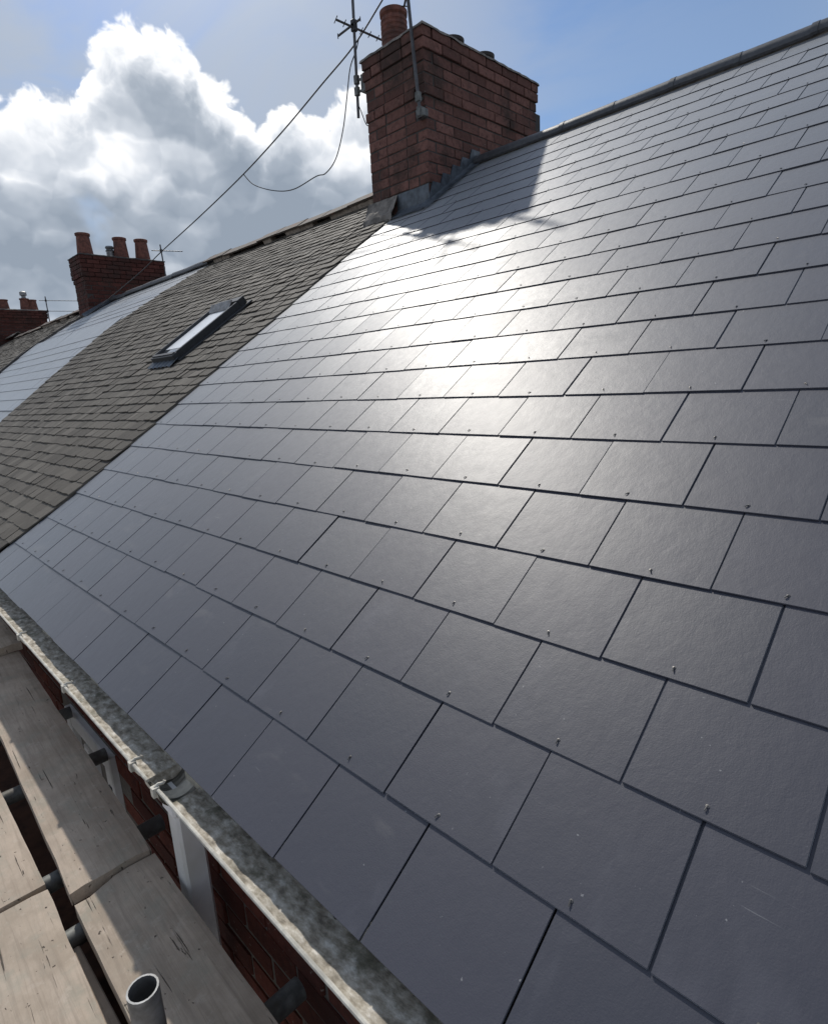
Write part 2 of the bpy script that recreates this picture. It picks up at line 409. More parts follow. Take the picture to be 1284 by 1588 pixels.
# ------------------------------------------------------------------ the setting
GZ = -4.9
g = MB().grid(lambda u, v: (-400 + 800 * u, -400 + 800 * v, GZ), 8, 8).build('ground', M_GROUND, fix=False); tag(g, kind='structure')
RIDGE_V = 4.84; RY, RZ = RIDGE_V * math.cos(PH), RIDGE_V * math.sin(PH)
HG = 'terraced houses of the row'
def house(X0, X1, label, wall_holes=None):
    """Empty with wall and roof deck; X0 > X1"""
    h = thing('terraced_house', label, 'house', ((X0 + X1) / 2, 2, GZ), HG)
    w = MB(); yb = 2 * RY - .08; F = .078
    x0, x1 = X1 + .001, X0 - .001
    prof = [(F, GZ), (yb, GZ), (yb, -.06), (RY, RZ - .14), (F, -.06)]
    w.add([(x0, y, z) for y, z in prof] + [(x1, y, z) for y, z in prof],
          [(0, 4, 3, 2, 1), (5, 6, 7, 8, 9), (0, 5, 9, 4), (1, 2, 7, 6)])
    wo = w.build('wall', M_WALL, h)
    d = MB(); n = 6
    d.grid(lambda u, v: RP(x0 + (x1 - x0) * u, -.0 + .03 + v * (RIDGE_V - .03), -.022), 6, 14)
    d.grid(lambda u, v: (x0 + (x1 - x0) * u, RY + .02 + v * (RY + .2), RZ - .05 - v * (RY + .2) * math.tan(PH)), 6, 2)
    do = d.build('roof', M_DECK if False else M_OLDJ, h, fix=False)
    return h, wo, do
PARTY = [2.6, -3.28, -7.92, -12.46, -17.0, -21.25, -26]
H1, H1w, H1r = house(PARTY[0], PARTY[1], 'nearest terraced house, whole slope covered in smooth new dark grey slates')
H2, H2w, H2r = house(PARTY[1], PARTY[2], 'terraced house with brown-grey weathered slates and the only skylight')
H3, H3w, H3r = house(PARTY[2], PARTY[3], 'terraced house whose new slates shine pale beyond the skylight roof')
H4, H4w, H4r = house(PARTY[3], PARTY[4], 'terraced house with old slates just beyond the middle chimney stack')
H5, H5w, H5r = house(PARTY[4], PARTY[6], 'farthest terraced house of the row, old slates below the leftmost chimney')
for r_, m_ in ((H1r, M_DECK), (H2r, M_DECK), (H3r, M_DECK), (H4r, M_DECK), (H5r, M_DECK)):
    r_.data.materials.clear(); r_.data.materials.append(m_)

# ------------------------------------------------------------------ new slates of the near house
VROW = [0.001, .242, .486, .727, .970, 1.220, 1.472, 1.714, 1.957, 2.192, 2.430, 2.672, 2.916, 3.150, 3.412, 3.656, 3.918, 4.168, 4.424, 4.655, 4.913, 5.177, 5.445]
VROW = [v * S for v in VROW]
DU = [-.055, -.011, -.007, .006, .021, .038, .030, .034, .033, .037, .040, .032, .029, .023, .012, -.008, -.023, -.046, -.060, -.078, -.108, -.135, -.172]
TH = .0043
LEFT = [(0, -3.83), (.25, -3.76), (.48, -3.728), (.74, -3.726), (1.23, -3.765), (1.7, -3.81), (2.0, -3.835), (2.78, -3.875), (3.85, -3.965), (4.75, -3.99), (6, -4.0)]
LEFT = [(a * S, b * S) for a, b in LEFT]
CX0, CX1, CY0, CY1 = -3.633, -2.936, 3.40, 4.955          # plan of the near chimney
def slate_mesh(name, mat, L, th, jit=0, bevel=.0007):
    b = MB()
    def q(x, y, z): return (x + random.uniform(-jit, jit), y + random.uniform(-jit, jit) * 1.5, z)
    lo = [q(-.5, 0, 0), q(.5, 0, 0), q(.5, L, 0), q(-.5, L, 0)]
    b.add([(x, y, -th) for x, y, z in lo] + [(x, y, 0) for x, y, z in lo],
          [(0, 3, 2, 1), (4, 5, 6, 7), (0, 1, 5, 4), (1, 2, 6, 5), (2, 3, 7, 6), (3, 0, 4, 7)])
    me = b.mesh(name, mat); return me
# real-size full slate with a chamfered upper arris
def full_slate():
    b = MB().box((-(W - .0034) / 2, 0, -TH), ((W - .0034) / 2, .42, 0)); return b.mesh('slate', M_SL, bevel=.0007)
ME_SL = full_slate()
def cut_slate(w, L):
    b = MB().box((-w / 2, 0, -TH), (w / 2, L, 0)); return b.mesh('slate', M_SL, bevel=.0007)
slates = []
for i, v0 in enumerate(VROW):
    v1 = VROW[i + 1] if i + 1 < len(VROW) else RIDGE_V - .02
    par = 0 if i % 2 == 0 else .5
    xl = lerp_table(LEFT, v0 + .1)
    if v0 > 4.0: xl = CX1 + .012                       # beside the chimney
    k = -30
    while True:
        a = W * (k + par + DU[i]); b_ = a + W; k += 1
        if a > 2.45: break
        if b_ < xl + .03: continue
        a2 = max(a, xl + random.uniform(-.004, .004))
        L = min(.42, RIDGE_V - .015 - v0)
        slates.append((i, v0, (a2 + b_) / 2, b_ - a2 - .0034, L, v1))
def area_px(c, w, hgt):
    p = [pix(RP(c + s * w / 2, v)) for s, v in ((-1, hgt[0]), (1, hgt[0]), (1, hgt[1]), (-1, hgt[1]))]
    if min(q[2] for q in p) < .05: return 0
    cx = sum(q[0] for q in p) / 4; cy = sum(q[1] for q in p) / 4
    xs = [min(max(q[0], 0), 1284) for q in p]; ys = [min(max(q[1], 0), 1588) for q in p]
    return abs(sum(xs[i] * ys[(i + 1) % 4] - xs[(i + 1) % 4] * ys[i] for i in range(4))) / 2
def slate_matrix(v0, x, tilt):
    return RF(x, v0, 3.1 * TH + random.uniform(-.0005, .0007)) @ Matrix.Rotation(-tilt + random.gauss(0, .0016), 4, 'X') \
        @ Matrix.Rotation(random.gauss(0, .0030), 4, 'Y') @ Matrix.Rotation(random.gauss(0, .0016), 4, 'Z')
TILT = 2.05 * TH / .42
ranked = sorted(slates, key=lambda s: -area_px(s[2], s[3], (s[1], s[5])))
single = set(id(s) for s in ranked[:300] if area_px(s[2], s[3], (s[1], s[5])) > 20)
ME_RIV = []
for k in range(3):
    b = MB()
    b.lathe([(0, 0), (.003, 0), (.003, .0008), (.0014, .0011)], 10)
    a = random.uniform(-.6, .6)
    b.tube([(0, 0, 0), (.0, 0, .0012), (math.sin(a) * .004, -math.cos(a) * .003, .0024), (math.sin(a) * .007, -math.cos(a) * .008, .0022)], .0011, 5)
    ME_RIV.append(b.mesh('rivet', M_COPPER, smooth=True))
field = MB(); SLATE_OBJS = []
for s in slates:
    i, v0, x, w, L, v1 = s
    M = slate_matrix(v0 + random.gauss(0, .0014), x + random.gauss(0, .0007), TILT)
    if id(s) in single:
        me = ME_SL if abs(w - (W - .0034)) < .002 and L > .419 else cut_slate(w, L)
        SLATE_OBJS.append(inst('slate', me, H1r, M))
        if w > .15 and i > 0:
            inst('rivet', random.choice(ME_RIV), H1r, M @ Matrix.Translation((random.uniform(-.006, .006), .017 + random.uniform(0, .006), 0)) @ Matrix.Rotation(random.uniform(-.9, .9), 4, 'Z'))
    else:
        field.box((-w / 2, 0, -TH), (w / 2, L, 0), M)
tag(field.build('slate_field', M_SLJ, H1r), kind='stuff')

# half-round ridge tiles of the near house
def ridge_tile(name, X0, X1, r, z, mat, parent, angular=False, dz=0, tilt=0, RYo=0, collar=True):
    b = MB(); n = 12; L = X1 - X0
    def prof(rr):
        if angular: return [(-1.25 * rr, -.62 * rr), (-.14 * rr, .10 * rr), (0, .16 * rr), (.14 * rr, .10 * rr), (1.25 * rr, -.62 * rr)]
        return [(-rr * math.cos(PI * k / n) * 1.0, rr * math.sin(PI * k / n) * .92 - .25 * rr) for k in range(n + 1)]
    st = [(0, r), (L, r)]
    if collar: st = [(0, r * 1.05), (.035, r * 1.05), (.036, r), (L, r)]
    rows = []
    for x, rr in st:
        rows.append([(x, y, zz) for y, zz in prof(rr)] + [(x, y * .88, zz - .012) for y, zz in reversed(prof(rr))])
    m = len(rows[0])
    V = [p for row in rows for p in row]; F = []
    for a in range(len(rows) - 1):
        for k in range(m): F.append((a * m + k, a * m + (k + 1) % m, (a + 1) * m + (k + 1) % m, (a + 1) * m + k))
    for a in (0, len(rows) - 1):
        for k in range(m // 2 - 1): F.append((a * m + k, a * m + k + 1, a * m + m - 2 - k, a * m + m - 1 - k))
    b.add(V, F)
    M = Matrix.Translation((X0, RY + RYo, z + dz)) @ Matrix.Rotation(tilt, 4, 'Y')
    return b.build(name, mat, parent, M, smooth=not angular)
x = -2.93; xs = [at(1, RY, *q).x for q in ((874, 199), (951, 171), (1043, 138), (1144, 98), (1262, 53))]
edges = [-2.93] + xs
while edges[-1] < 2.4: edges.append(edges[-1] + .417)
for a, b_ in zip(edges, edges[1:]):
    ridge_tile('ridge_tile', a, b_ + .01, .078, RZ + .012, M_RIDGE, H1, tilt=random.gauss(0, .003), dz=random.uniform(-.003, .003))
MB().box((-2.93, RY - .05, RZ - .06), (2.55, RY + .05, RZ + .02)).build('ridge_bedding', M_CEM, H1)
back = MB()
back.grid(lambda u, v: (-26 + 28.6 * u, RY + .03 + v * (RY + .25), RZ + .005 - v * (RY + .25) * math.tan(PH)), 2, 2)

# ------------------------------------------------------------------ old slates
def jag(name, mat, L, th):
    b = MB(); n = 5
    top = [(-.5 + k / n + (0 if k in (0, n) else 0), (0 if k in (0, n) else 0) + random.uniform(-.002, .004)) for k in range(n + 1)]
    top[0] = (top[0][0] + random.uniform(0, .05), top[0][1] + random.choice((0, 0, .008)))
    top[-1] = (top[-1][0] - random.uniform(0, .05), top[-1][1] + random.choice((0, 0, .008)))
    ring = top + [(.5, L), (-.5, L)]
    m = len(ring)
    b.add([(x, y, -th) for x, y in ring] + [(x, y, 0) for x, y in ring],
          [tuple(reversed(range(m))), tuple(m + k for k in range(m))] + [(k, (k + 1) % m, m + (k + 1) % m, m + k) for k in range(m)])
    return b
JV = [jag('v', None, .21, random.uniform(.006, .0095)) for _ in range(8)]
def old_roof(parent, X0, X1, gauge, n_single, left_fn, v_max, wlo, whi, skip=None, strip=None):
    """X0 right edge (fn of v), X1 left edge"""
    items = []; i = 0; v = -.01
    while v < v_max:
        xr = left_fn(v); x = xr; first = True
        while x > X1 + .02:
            w = random.uniform(wlo, whi)
            if strip:
                cut = xr - strip - .045 * math.sin(v * 1.3)
                if x > cut and x - w < cut + .06: w = max(.04, x - cut)
            if x - w < X1 + .05: w = x - X1
            gap = .004
            seam = strip and abs(x - cut) < 1e-6
            cx = x - w / 2; x -= w
            if seam: w -= .016; cx -= .008
            if skip and skip(cx, v): continue
            items.append((v + random.gauss(0, .0024), cx, w - gap, i))
        v += gauge * random.uniform(.94, 1.06); i += 1
    key = lambda s: -area_px(s[1], s[2], (s[0], s[0] + gauge))
    order = sorted(items, key=key); one = set(id(s) for s in order[:n_single])
    mes = [j.mesh('slate', M_OLD) for j in JV]; f = MB()
    for s in items:
        v, cx, w, i = s
        h = .026 + random.gauss(0, .0016)
        M = RF(cx, v, h) @ Matrix.Rotation(-.075 + random.gauss(0, .008), 4, 'X') @ Matrix.Rotation(random.gauss(0, .014), 4, 'Y') @ Matrix.Rotation(random.gauss(0, .007), 4, 'Z') @ Matrix.Diagonal((w, 1, 1, 1))
        k = random.randrange(8)
        if id(s) in one: inst('slate', mes[k], parent, M)
        else: f.add(JV[k].v, JV[k].f, M)
    tag(f.build('slate_field', M_OLDJ, parent), kind='stuff')
SKX0, SKX1, SKV0, SKV1 = -4.56, -4.12, 1.98, 2.74
def skip2(x, v):
    if SKX0 - .02 < x < SKX1 + .02 and SKV0 - .12 < v < SKV1 - .02: return True
    return x > CX0 - .01 and v > CY0 / math.cos(PH) - .04
old_roof(H2r, 0, -7.92, .0975, 300, lambda v: lerp_table(LEFT, v) - .006, RIDGE_V - .06, .10, .18, skip2, .47)
old_roof(H4r, 0, -17.0, .11, 0, lambda v: -12.48, RIDGE_V - .06, .14, .26, lambda x, v: x > -12.8 and v > 4.25)
old_roof(H5r, 0, -26, .12, 0, lambda v: -17.02, RIDGE_V - .06, .2, .34)
# third house: new slates again
f3 = MB(); v = 0; i = 0
while v < RIDGE_V - .05:
    x = -7.93 - (W / 2 if i % 2 else 0)
    if i % 2: 
        M = RF(-7.93 - W / 4, v, .018) @ Matrix.Rotation(-TILT, 4, 'X'); f3.box((-W / 4 + .0017, 0, -TH), (W / 4 - .0017, min(.42, RIDGE_V - v), 0), M)
    while x - W > -12.46:
        if not (x - W / 2 < -12.12 and v > 4.25):
            M = RF(x - W / 2, v, .018 + random.uniform(0, .0008)) @ Matrix.Rotation(-TILT + random.gauss(0, .0015), 4, 'X') @ Matrix.Rotation(random.gauss(0, .002), 4, 'Y')
            f3.box((-W / 2 + .0017, 0, -TH), (W / 2 - .0017, min(.42, RIDGE_V - v), 0), M)
        x -= W
    v += .2033; i += 1
tag(f3.build('slate_field', M_SLJ, H3r), kind='stuff')
# raised verge strip between the third and the fourth roof
vb = MB()
for k in range(24):
    a, b_ = k * .2, k * .2 + .19
    vb.box((-.03, 0, 0), (.03, .19, .035 + random.uniform(0, .01)), RF(-12.47, a, .01))
vb.build('verge_fillet', M_CEM, H4)
# ridges of the farther houses
def ridge_run(parent, xa, xb, step, mat, z, r=.085, ang=True, lift=lambda x: 0):
    x = xa
    while x > xb + .02:
        n = max(xb, x - step)
        o_ = off((x + n) / 2, RIDGE_V)
        ridge_tile('ridge_tile', n, x, r, z + o_ + lift(x), mat, parent, angular=ang, tilt=random.gauss(0, .012), dz=random.uniform(-.006, .01), collar=False)
        x = n
ridge_run(H2, CX0 - .01, -7.92, .46, M_ORIDGE, RZ + .075, .13, lift=lambda x: .006)
ridge_run(H3, -7.93, -12.12, .417, M_RIDGE, RZ + .03, .08, ang=False)
ridge_run(H4, -12.8, -17.0, .46, M_ORIDGE, RZ + .09, .13)
ridge_run(H5, -17.0, -20.0, .46, M_ORIDGE, RZ + .06, .12)
ridge_run(H5, -20.0, -26, .5, M_CEM, RZ + .13, .16)
for h_, xa, xb in ((H2, CX0 - .02, -7.9), (H4, -12.8, -16.95)):
    x = xa
    while x > xb:
        w = random.uniform(.12, .4)
        if random.random() < .6:
            MB().box((-w / 2, -.03, -.03), (w / 2, .06, .03 + random.uniform(0, .015))).build('ridge_pointing', M_CEM2, h_, RF(x - w / 2, RIDGE_V - .075, .03), bevel=.008)
        x -= w

# ------------------------------------------------------------------ skylight in the second roof
sk = bpy.data.objects.new('skylight', None); SKM = RF((SKX0 + SKX1) / 2, SKV0, .012); link(sk, H2, SKM)
sk['label'] = 'dark framed skylight with sky glare painted on its glass'
a, L = (SKX1 - SKX0) / 2, SKV1 - SKV0
def skb(name, lo, hi, mat, bevel=.003): return MB().box(lo, hi).build(name, mat, sk, SKM, bevel=bevel)
skb('frame_rail', (-a, .05, -.03), (-a + .03, L, .066), M_DKFRAME); skb('frame_rail', (a - .035, .05, -.03), (a, L, .07), M_DKFRAME)
skb('frame_rail', (-a, -.005, -.03), (a, .05, .066), M_DKFRAME)
skb('frame_rail', (-a - .003, L, -.03), (a + .003, L + .075, .078), M_DKFRAME)
skb('trim', (-a + .004, .05, .0665), (-a + .02, L, .074), M_ALU, 0)
skb('trim', (-a + .02, .012, .067), (a - .02, .04, .074), M_ALU, 0)
skb('glass', (-a + .03, .05, .035), (a - .035, L, .05), M_GLASSR, 0)
skb('glass_glare', (-a + .034, .14, .0505), (a - .037, L - .06, .0525), mat_simple('painted_sky_glare', (.8, .82, .84), .3, var=.03, bd=0), 0)  # white sheet over the pane, painted stand-in for the bright sky it reflects
b = MB(); b.add([(-a + .02, L - .085, .056), (a - .05, L - .085, .056), (a - .05, L - .01, .092), (-a + .02, L - .01, .092), (-a + .02, L - .085, .062), (a - .05, L - .085, .062), (a - .05, L - .01, .100), (-a + .02, L - .01, .100)],
                [(0, 3, 2, 1), (4, 5, 6, 7), (0, 1, 5, 4), (1, 2, 6, 5), (2, 3, 7, 6), (3, 0, 4, 7)])
b.build('vent_flap', M_STEEL, sk, SKM)
b = MB(); b.grid(lambda u, v: ((-a - .03) + (2 * a + .06) * u, -.075 + .09 * v, .018 + .006 * math.sin(u * 40) + v * .012), 24, 3); b.build('flashing_apron', M_LEAD, sk, SKM, smooth=True, fix=False)
skb('side_flashing', (-a - .05, 0, .005), (-a - .002, L + .1, .02), M_DKFRAME); skb('side_flashing', (a + .002, 0, .005), (a + .05, L + .1, .02), M_DKFRAME)

# ------------------------------------------------------------------ chimneys
CG = 'brick chimney stacks along the ridge'
BRV = []
def brick_variant():
    b = MB(); n = 1
    e = lambda k: random.uniform(-k, k)
    b.box((-.5, -.5, -.5), (.5, .5, .5)); return b
def chipped(mat, sx, sy, sz):
    """a brick of real size with worn arrises"""
    b = MB().box((-sx / 2, -sy / 2, -sz / 2), (sx / 2, sy / 2, sz / 2))
    me = b.mesh('brick', mat, bevel=.004)
    for v in me.vertices:
        v.co += Vector((random.uniform(-1, 1), random.uniform(-1, 1), random.uniform(-1, 1))) * .0016
    return me
def chimney(label, X0, X1, Y0, Y1, z0, z1, course, mat, single, corb, cap):
    t = thing('chimney_stack', label, 'chimney', ((X0 + X1) / 2, (Y0 + Y1) / 2, z0), CG)
    nC = round((z1 - z0) / course); course = (z1 - z0) / nC
    MB().box((X0 + .007, Y0 + .007, z0), (X1 - .007, Y1 - .007, z1 - .004)).build('mortar_core', M_MORT, t)
    fld = MB(); cache = {}; jn = .009; hb = course - jn; D = .105
    def put(face, cxyz, ln, out):
        key = (face in 'fb', round(ln, 3), random.randrange(3))
        if key not in cache:
            cache[key] = chipped(mat, ln, D, hb) if key[0] else chipped(mat, D, ln, hb)
        M = Matrix.Translation(Vector(cxyz) + Vector((random.gauss(0, .0012), random.gauss(0, .0012), random.gauss(0, .0008)))) @ Matrix.Rotation(random.gauss(0, .006), 4, 'Z') @ Matrix.Rotation(random.gauss(0, .004), 4, 'X')
        if face in single: inst('brick', cache[key], t, M)
        else:
            me = cache[key]; fld.add([v.co for v in me.vertices], [tuple(p.vertices) for p in me.polygons], M)
    def run(a, b_, first):
        """bond a run from a to b_"""
        out = []; x = a
        n = max(1, round((b_ - a) / .235)); l = (b_ - a) / n
        if first: 
            l2 = (b_ - a) / n
            seq = [l2 / 2] + [l2] * (n - 1) + [l2 / 2]
        else: seq = [l] * n
        for w in seq: out.append((x + w / 2, w - jn)); x += w
        return out
    for c in range(nC):
        p = corb[nC - 1 - c] if nC - 1 - c < len(corb) else 0
        x0, x1, y0, y1 = X0 - p, X1 + p, Y0 - p, Y1 + p; z = z0 + (c + .5) * course; od = c % 2
        if od == 0:
            for cx, w in run(x0, x1, False): put('f', (cx, y0 + D / 2, z), w, p); put('b', (cx, y1 - D / 2, z), w, p)
            for cy, w in run(y0 + D + jn, y1 - D - jn, False): put('r', (x1 - D / 2, cy, z), w, p); put('l', (x0 + D / 2, cy, z), w, p)
        else:
            for cy, w in run(y0, y1, False): put('r', (x1 - D / 2, cy, z), w, p); put('l', (x0 + D / 2, cy, z), w, p)
            for cx, w in run(x0 + D + jn, x1 - D - jn, True): put('f', (cx, y0 + D / 2, z), w, p); put('b', (cx, y1 - D / 2, z), w, p)
    if fld.v: tag(fld.build('brick_field', mat, t), kind='stuff')
    # weathered cement flaunching
    p = corb[0]; fl = MB()
    def fz(u, v):
        u2 = min(1, max(0, (u - .06) / .88)); v2 = min(1, max(0, (v - .04) / .92))
        skirt = u < .03 or u > .97 or v < .02 or v > .98
        o_ = p + (.010 if skirt else .004)
        x = X0 - o_ + (X1 - X0 + 2 * o_) * u2; y = Y0 - o_ + (Y1 - Y0 + 2 * o_) * v2
        nz = mnoise.noise(Vector((x * 9, y * 9, 3))); n2 = mnoise.noise(Vector((x * 31, y * 31, 7)))
        if skirt: return (x + n2 * .003, y + n2 * .003, z1 - .010 + nz * .012)
        e = min(min(u2, 1 - u2) * 2, min(v2, 1 - v2) * 4.5, 1)
        return (x, y, z1 + .010 + .045 * e ** .6 + nz * .008 + n2 * .004)
    fl.grid(fz, 34, 50); fl.build('cement_cap', cap, t, smooth=True, fix=False)
    return t
def pot(t, x, y, z, r, h, mat, rings=True, taper=.86, name='chimney_pot', inward=False):
    rt = r * taper if not inward else r
    rb = r if not inward else r * 1.25
    pr = [(rb, 0), (rb * .985, h * .12)]
    if rings:
        for k in range(5):
            zz = h * (.34 + .1 * k); q = rb + (rt - rb) * .6
            pr += [(q, zz), (q * 1.045, zz + h * .018), (q * 1.045, zz + h * .05), (q, zz + h * .068)]
    pr += [(rt, h * .86), (rt * 1.14, h * .90), (rt * 1.16, h * .985), (rt * 1.08, h), (rt * .86, h), (rt * .80, h * .8), (rt * .8, h * .3), (0, h * .3)]
    return MB().lathe(pr, 26, Matrix.Translation((x, y, z))).build(name, mat, t, smooth=True)
CH1 = chimney('large red-brown brick chimney stack beside the new slates, one tall pot', CX0, CX1, CY0, CY1, 2.02, 3.53, .0795, M_BR, 'fr', [.016, .016, .004, .0, .0, .010], M_CEM)
pot(CH1, -3.44, 3.60, 3.52, .118, .36, M_TERRA)
pot(CH1, -3.3, 4.17, 3.49, .105, .30, M_POTD, rings=False, taper=.95)
pot(CH1, -3.3, 4.62, 3.49, .10, .31, M_POTD, rings=True, taper=.95)
# lead apron on the front face and over the slates below it
def base_z(y): return y * math.tan(PH)
ld = MB(); zf = base_z(CY0)
def apron(u, v):
    x = -3.31 + (CX1 + .006 + 3.31) * u
    if v < .5:
        w = v / .5; y = CY0 - .115 + .105 * w; z = base_z(y) + .026 + .004 * math.sin(x * 31 + 2) * (1 - w)
    else:
        w = (v - .5) / .5; y = CY0 - .008 - .002 * math.sin(x * 23); z = base_z(CY0) + .035 + .125 * w
    return (x, y, z)
ld.grid(apron, 14, 8); ld.build('lead_apron', M_LEAD, CH1, smooth=True, fix=False)
fm = MB()
def fillet(u, v):
    x = CX0 - .04 + (-3.30 - CX0 + .04) * u
    y = CY0 - .10 + .088 * v
    z = base_z(y) + .02 + (.045 + .105 * v ** 1.5) + mnoise.noise(Vector((x * 14, v * 4, 1))) * .022
    if v == 0: z = base_z(y) + .012
    return (x, y, z)
fm.grid(fillet, 16, 10); fm.build('mortar_fillet', M_CEM, CH1, smooth=True, fix=False)
# stepped lead on the side of the stack, soakers over the slates
y = CY0 - .02; k = 0
while y < RY - .03:
    st = MB(); zb = base_z(y) + .02; y2 = y + .165
    st.add([(CX1 + .004, y, zb), (CX1 + .004, y2, base_z(y2) + .02), (CX1 + .004, y2, base_z(y2) + .085), (CX1 + .004, y + .055, base_z(y2) + .085), (CX1 + .004, y, base_z(y) + .06),
            (CX1 + .013, y, zb), (CX1 + .013, y2, base_z(y2) + .02), (CX1 + .013, y2, base_z(y2) + .085), (CX1 + .013, y + .055, base_z(y2) + .085), (CX1 + .013, y, base_z(y) + .06)],
           [(0, 1, 2, 3, 4), (9, 8, 7, 6, 5), (0, 5, 6, 1), (1, 6, 7, 2), (2, 7, 8, 3), (3, 8, 9, 4), (4, 9, 5, 0)])
    st.build('lead_step', M_LEAD, CH1, Matrix.Translation((.0012 * (k % 3), 0, 0))); y += .128; k += 1
so = MB(); so.grid(lambda u, v: RP(CX1 + .004 + .085 * u, CY0 / math.cos(PH) - .13 + v * .86, .024 + .028 * (1 - u) ** 4 + .003 * math.sin(v * 50 + u * 3)), 5, 40)
so.build('lead_soaker', M_LEAD, CH1, smooth=True, fix=False)
MB().box((CX1 - .06, CY1 - .02, 2.95), (CX1 - .02, CY1 + .10, 3.30)).build('lead_upstand', M_POTD, CH1, bevel=.004)

CH2 = chimney('brick chimney stack with three plain pots beyond the skylight roof', -12.78, -12.15, 3.585, 5.15, 2.1, 3.52, .0795, M_BR2, '', [.03, .03, .03, .03, .03, .012], M_MORT)
for yy, xx, hh in ((3.75, -12.36, .40), (4.46, -12.46, .42), (4.86, -12.4, .42)): pot(CH2, xx, yy, 3.54, .115, hh, M_TERRA, rings=False, inward=True)
MB().lathe([(.07, 0), (.07, .16), (.085, .17), (.06, .2), (.085, .23), (.07, .26), (0, .27)], 14, Matrix.Translation((-12.55, 4.28, 3.54))).build('cowl', M_STEEL, CH2, smooth=True)
b = MB(); b.grid(lambda u, v: RP(-12.145 + .12 * u, 4.2 + .75 * v, .03 + .06 * (1 - u) ** 3), 3, 12); b.build('lead_soaker', M_LEAD, CH2, smooth=True, fix=False)
CH3 = chimney('farthest brick chimney stack at the left edge, cement capped, low pots', -21.6, -20.9, 3.5, 5.08, 2.0, 3.56, .08, M_BR2, '', [.03, .03, .03, .0, .02], M_CEM)
for yy, hh in ((3.62, .26), (4.06, .30), (4.62, .36), (4.82, .33)): pot(CH3, -21.2, yy, 3.58, .115, hh, M_TERRA, rings=False, inward=True)
MB().lathe([(.06, 0), (.06, .12), (.095, .13), (.095, .22), (.05, .25), (0, .25)], 14, Matrix.Translation((-21.2, 4.62, 3.9))).build('cowl', M_STEEL, CH3, smooth=True)

# ------------------------------------------------------------------ aerials and cables
AG = 'television aerials on the chimneys'
def aerial(label, base, top_z, lean, booms, brackets=(), r=.0125):
    t = thing('tv_aerial', label, 'aerial', base, AG)
    bx, by, bz = base; hh = top_z - bz
    P = lambda z: Vector((bx + lean[0] * (z - bz), by + lean[1] * (z - bz), z))
    MB().tube([P(bz), P(top_z)], r, 10).build('mast', M_ALU, t, smooth=True)
    for z, d, L, n, el, ud in booms:
        d = Vector(d).normalized(); p = P(z); q = p + d * L; s = p - d * .18
        MB().tube([s, q], .009, 8).build('boom', M_ALU, t, smooth=True)
        MB().box((-.022, -.022, -.03), (.022, .022, .03), Matrix.Translation(p)).build('clamp', M_CABLE, t, bevel=.004)
        for k in range(n):
            c = s + (q - s) * (k / max(1, n - 1)); e = Vector(ud).normalized() * (el * (1 - .25 * k / n))
            MB().tube([c - e, c + e], .0042, 6).build('element', M_ALU, t)
    for z, q in brackets:
        p = P(z); q = Vector(q)
        MB().tube([p, q], .011, 6).build('bracket', M_STEELD, t)
        MB().box((-.02, -.02, -.035), (.02, .02, .035), Matrix.Translation(p)).build('clamp', M_STEELD, t, bevel=.004)
    return t
mp = at(1, 3.41, 556, 182); mt = at(1, 3.41, 547, 0)
ln = ((mt.x - mp.x) / (mt.z - mp.z), 0)
A1 = aerial('aerial mast bracketed to the left corner of the large chimney', tuple(mp), mt.z + .12, ln,
       [(at(1, 3.41, 549, 42).z, (.12, 1, -.06), .5, 9, .035, (1, -.25, .35)), (at(1, 3.41, 549, 36).z, (1, .25, .22), .07, 2, .02, (0, 0, 1))],
       [(at(1, 3.41, 555, 122).z, (CX0 + .01, CY0 + .06, 3.42)), (at(1, 3.41, 556, 140).z, (CX0 + .01, CY0 + .05, 3.33))])
MB().box((-.045, -.03, -.07), (.02, .03, .07), Matrix.Translation((CX0 - .022, CY0 + .04, 3.39))).build('bracket_plate', M_STEELD, A1, bevel=.006)
mp = at(1, CY0 - .05, 652, 182); mt = at(1, CY0 - .05, 633, 0)
A2 = aerial('aerial mast strapped to the front corner of the large chimney', tuple(mp), mt.z + .20, ((mt.x - mp.x) / (mt.z - mp.z), 0),
       [(mt.z + .06, (-.7, .5, -.05), .16, 3, .03, (.5, .7, 0))],
       [(at(1, CY0 - .05, 648, 150).z, (CX1 - .03, CY0 + .01, at(1, CY0 - .05, 648, 150).z)), (at(1, CY0 - .05, 651, 172).z, (CX1 - .02, CY0 + .01, at(1, CY0 - .05, 651, 172).z - .01))], r=.0135)
MB().box((-.05, -.05, -.03), (.03, .02, .035), Matrix.Translation((CX1 - .005, CY0 - .012, at(1, CY0 - .05, 651, 175).z))).build('bracket_plate', M_STEELD, A2, bevel=.008)
aerial('small aerial behind the stack with three plain pots', (-12.1, 5.16, 3.0), 3.86, (-.09, 0), [(3.74, (.25, .9, .02), .42, 4, .03, (1, -.2, 0))], r=.014)
aerial('aerial beside the farthest stack, long boom against the sky', (-20.85, 5.12, 3.0), 3.98, (0, 0),
       [(3.86, (.3, 1, 0), 1.2, 5, .04, (1, -.3, 0)), (3.55, (.3, 1, 0), .9, 3, .04, (1, -.3, 0))], r=.016)
def spline(pts, n=8):
    out = []
    P = [pts[0]] + list(pts) + [pts[-1]]
    for i in range(1, len(P) - 2):
        p0, p1, p2, p3 = (Vector(q) for q in P[i - 1:i + 3])
        for k in range(n):
            t = k / n
            out.append(.5 * ((2 * p1) + (-p0 + p2) * t + (2 * p0 - 5 * p1 + 4 * p2 - p3) * t * t + (-p0 + 3 * p1 - 3 * p2 + p3) * t ** 3))
    out.append(Vector(P[-1])); return out
def cable(label, pts, r):
    o = MB().tube(spline(pts), r, 6).build('cable', M_CABLE, None, smooth=True)
    return tag(o, label, 'cable')
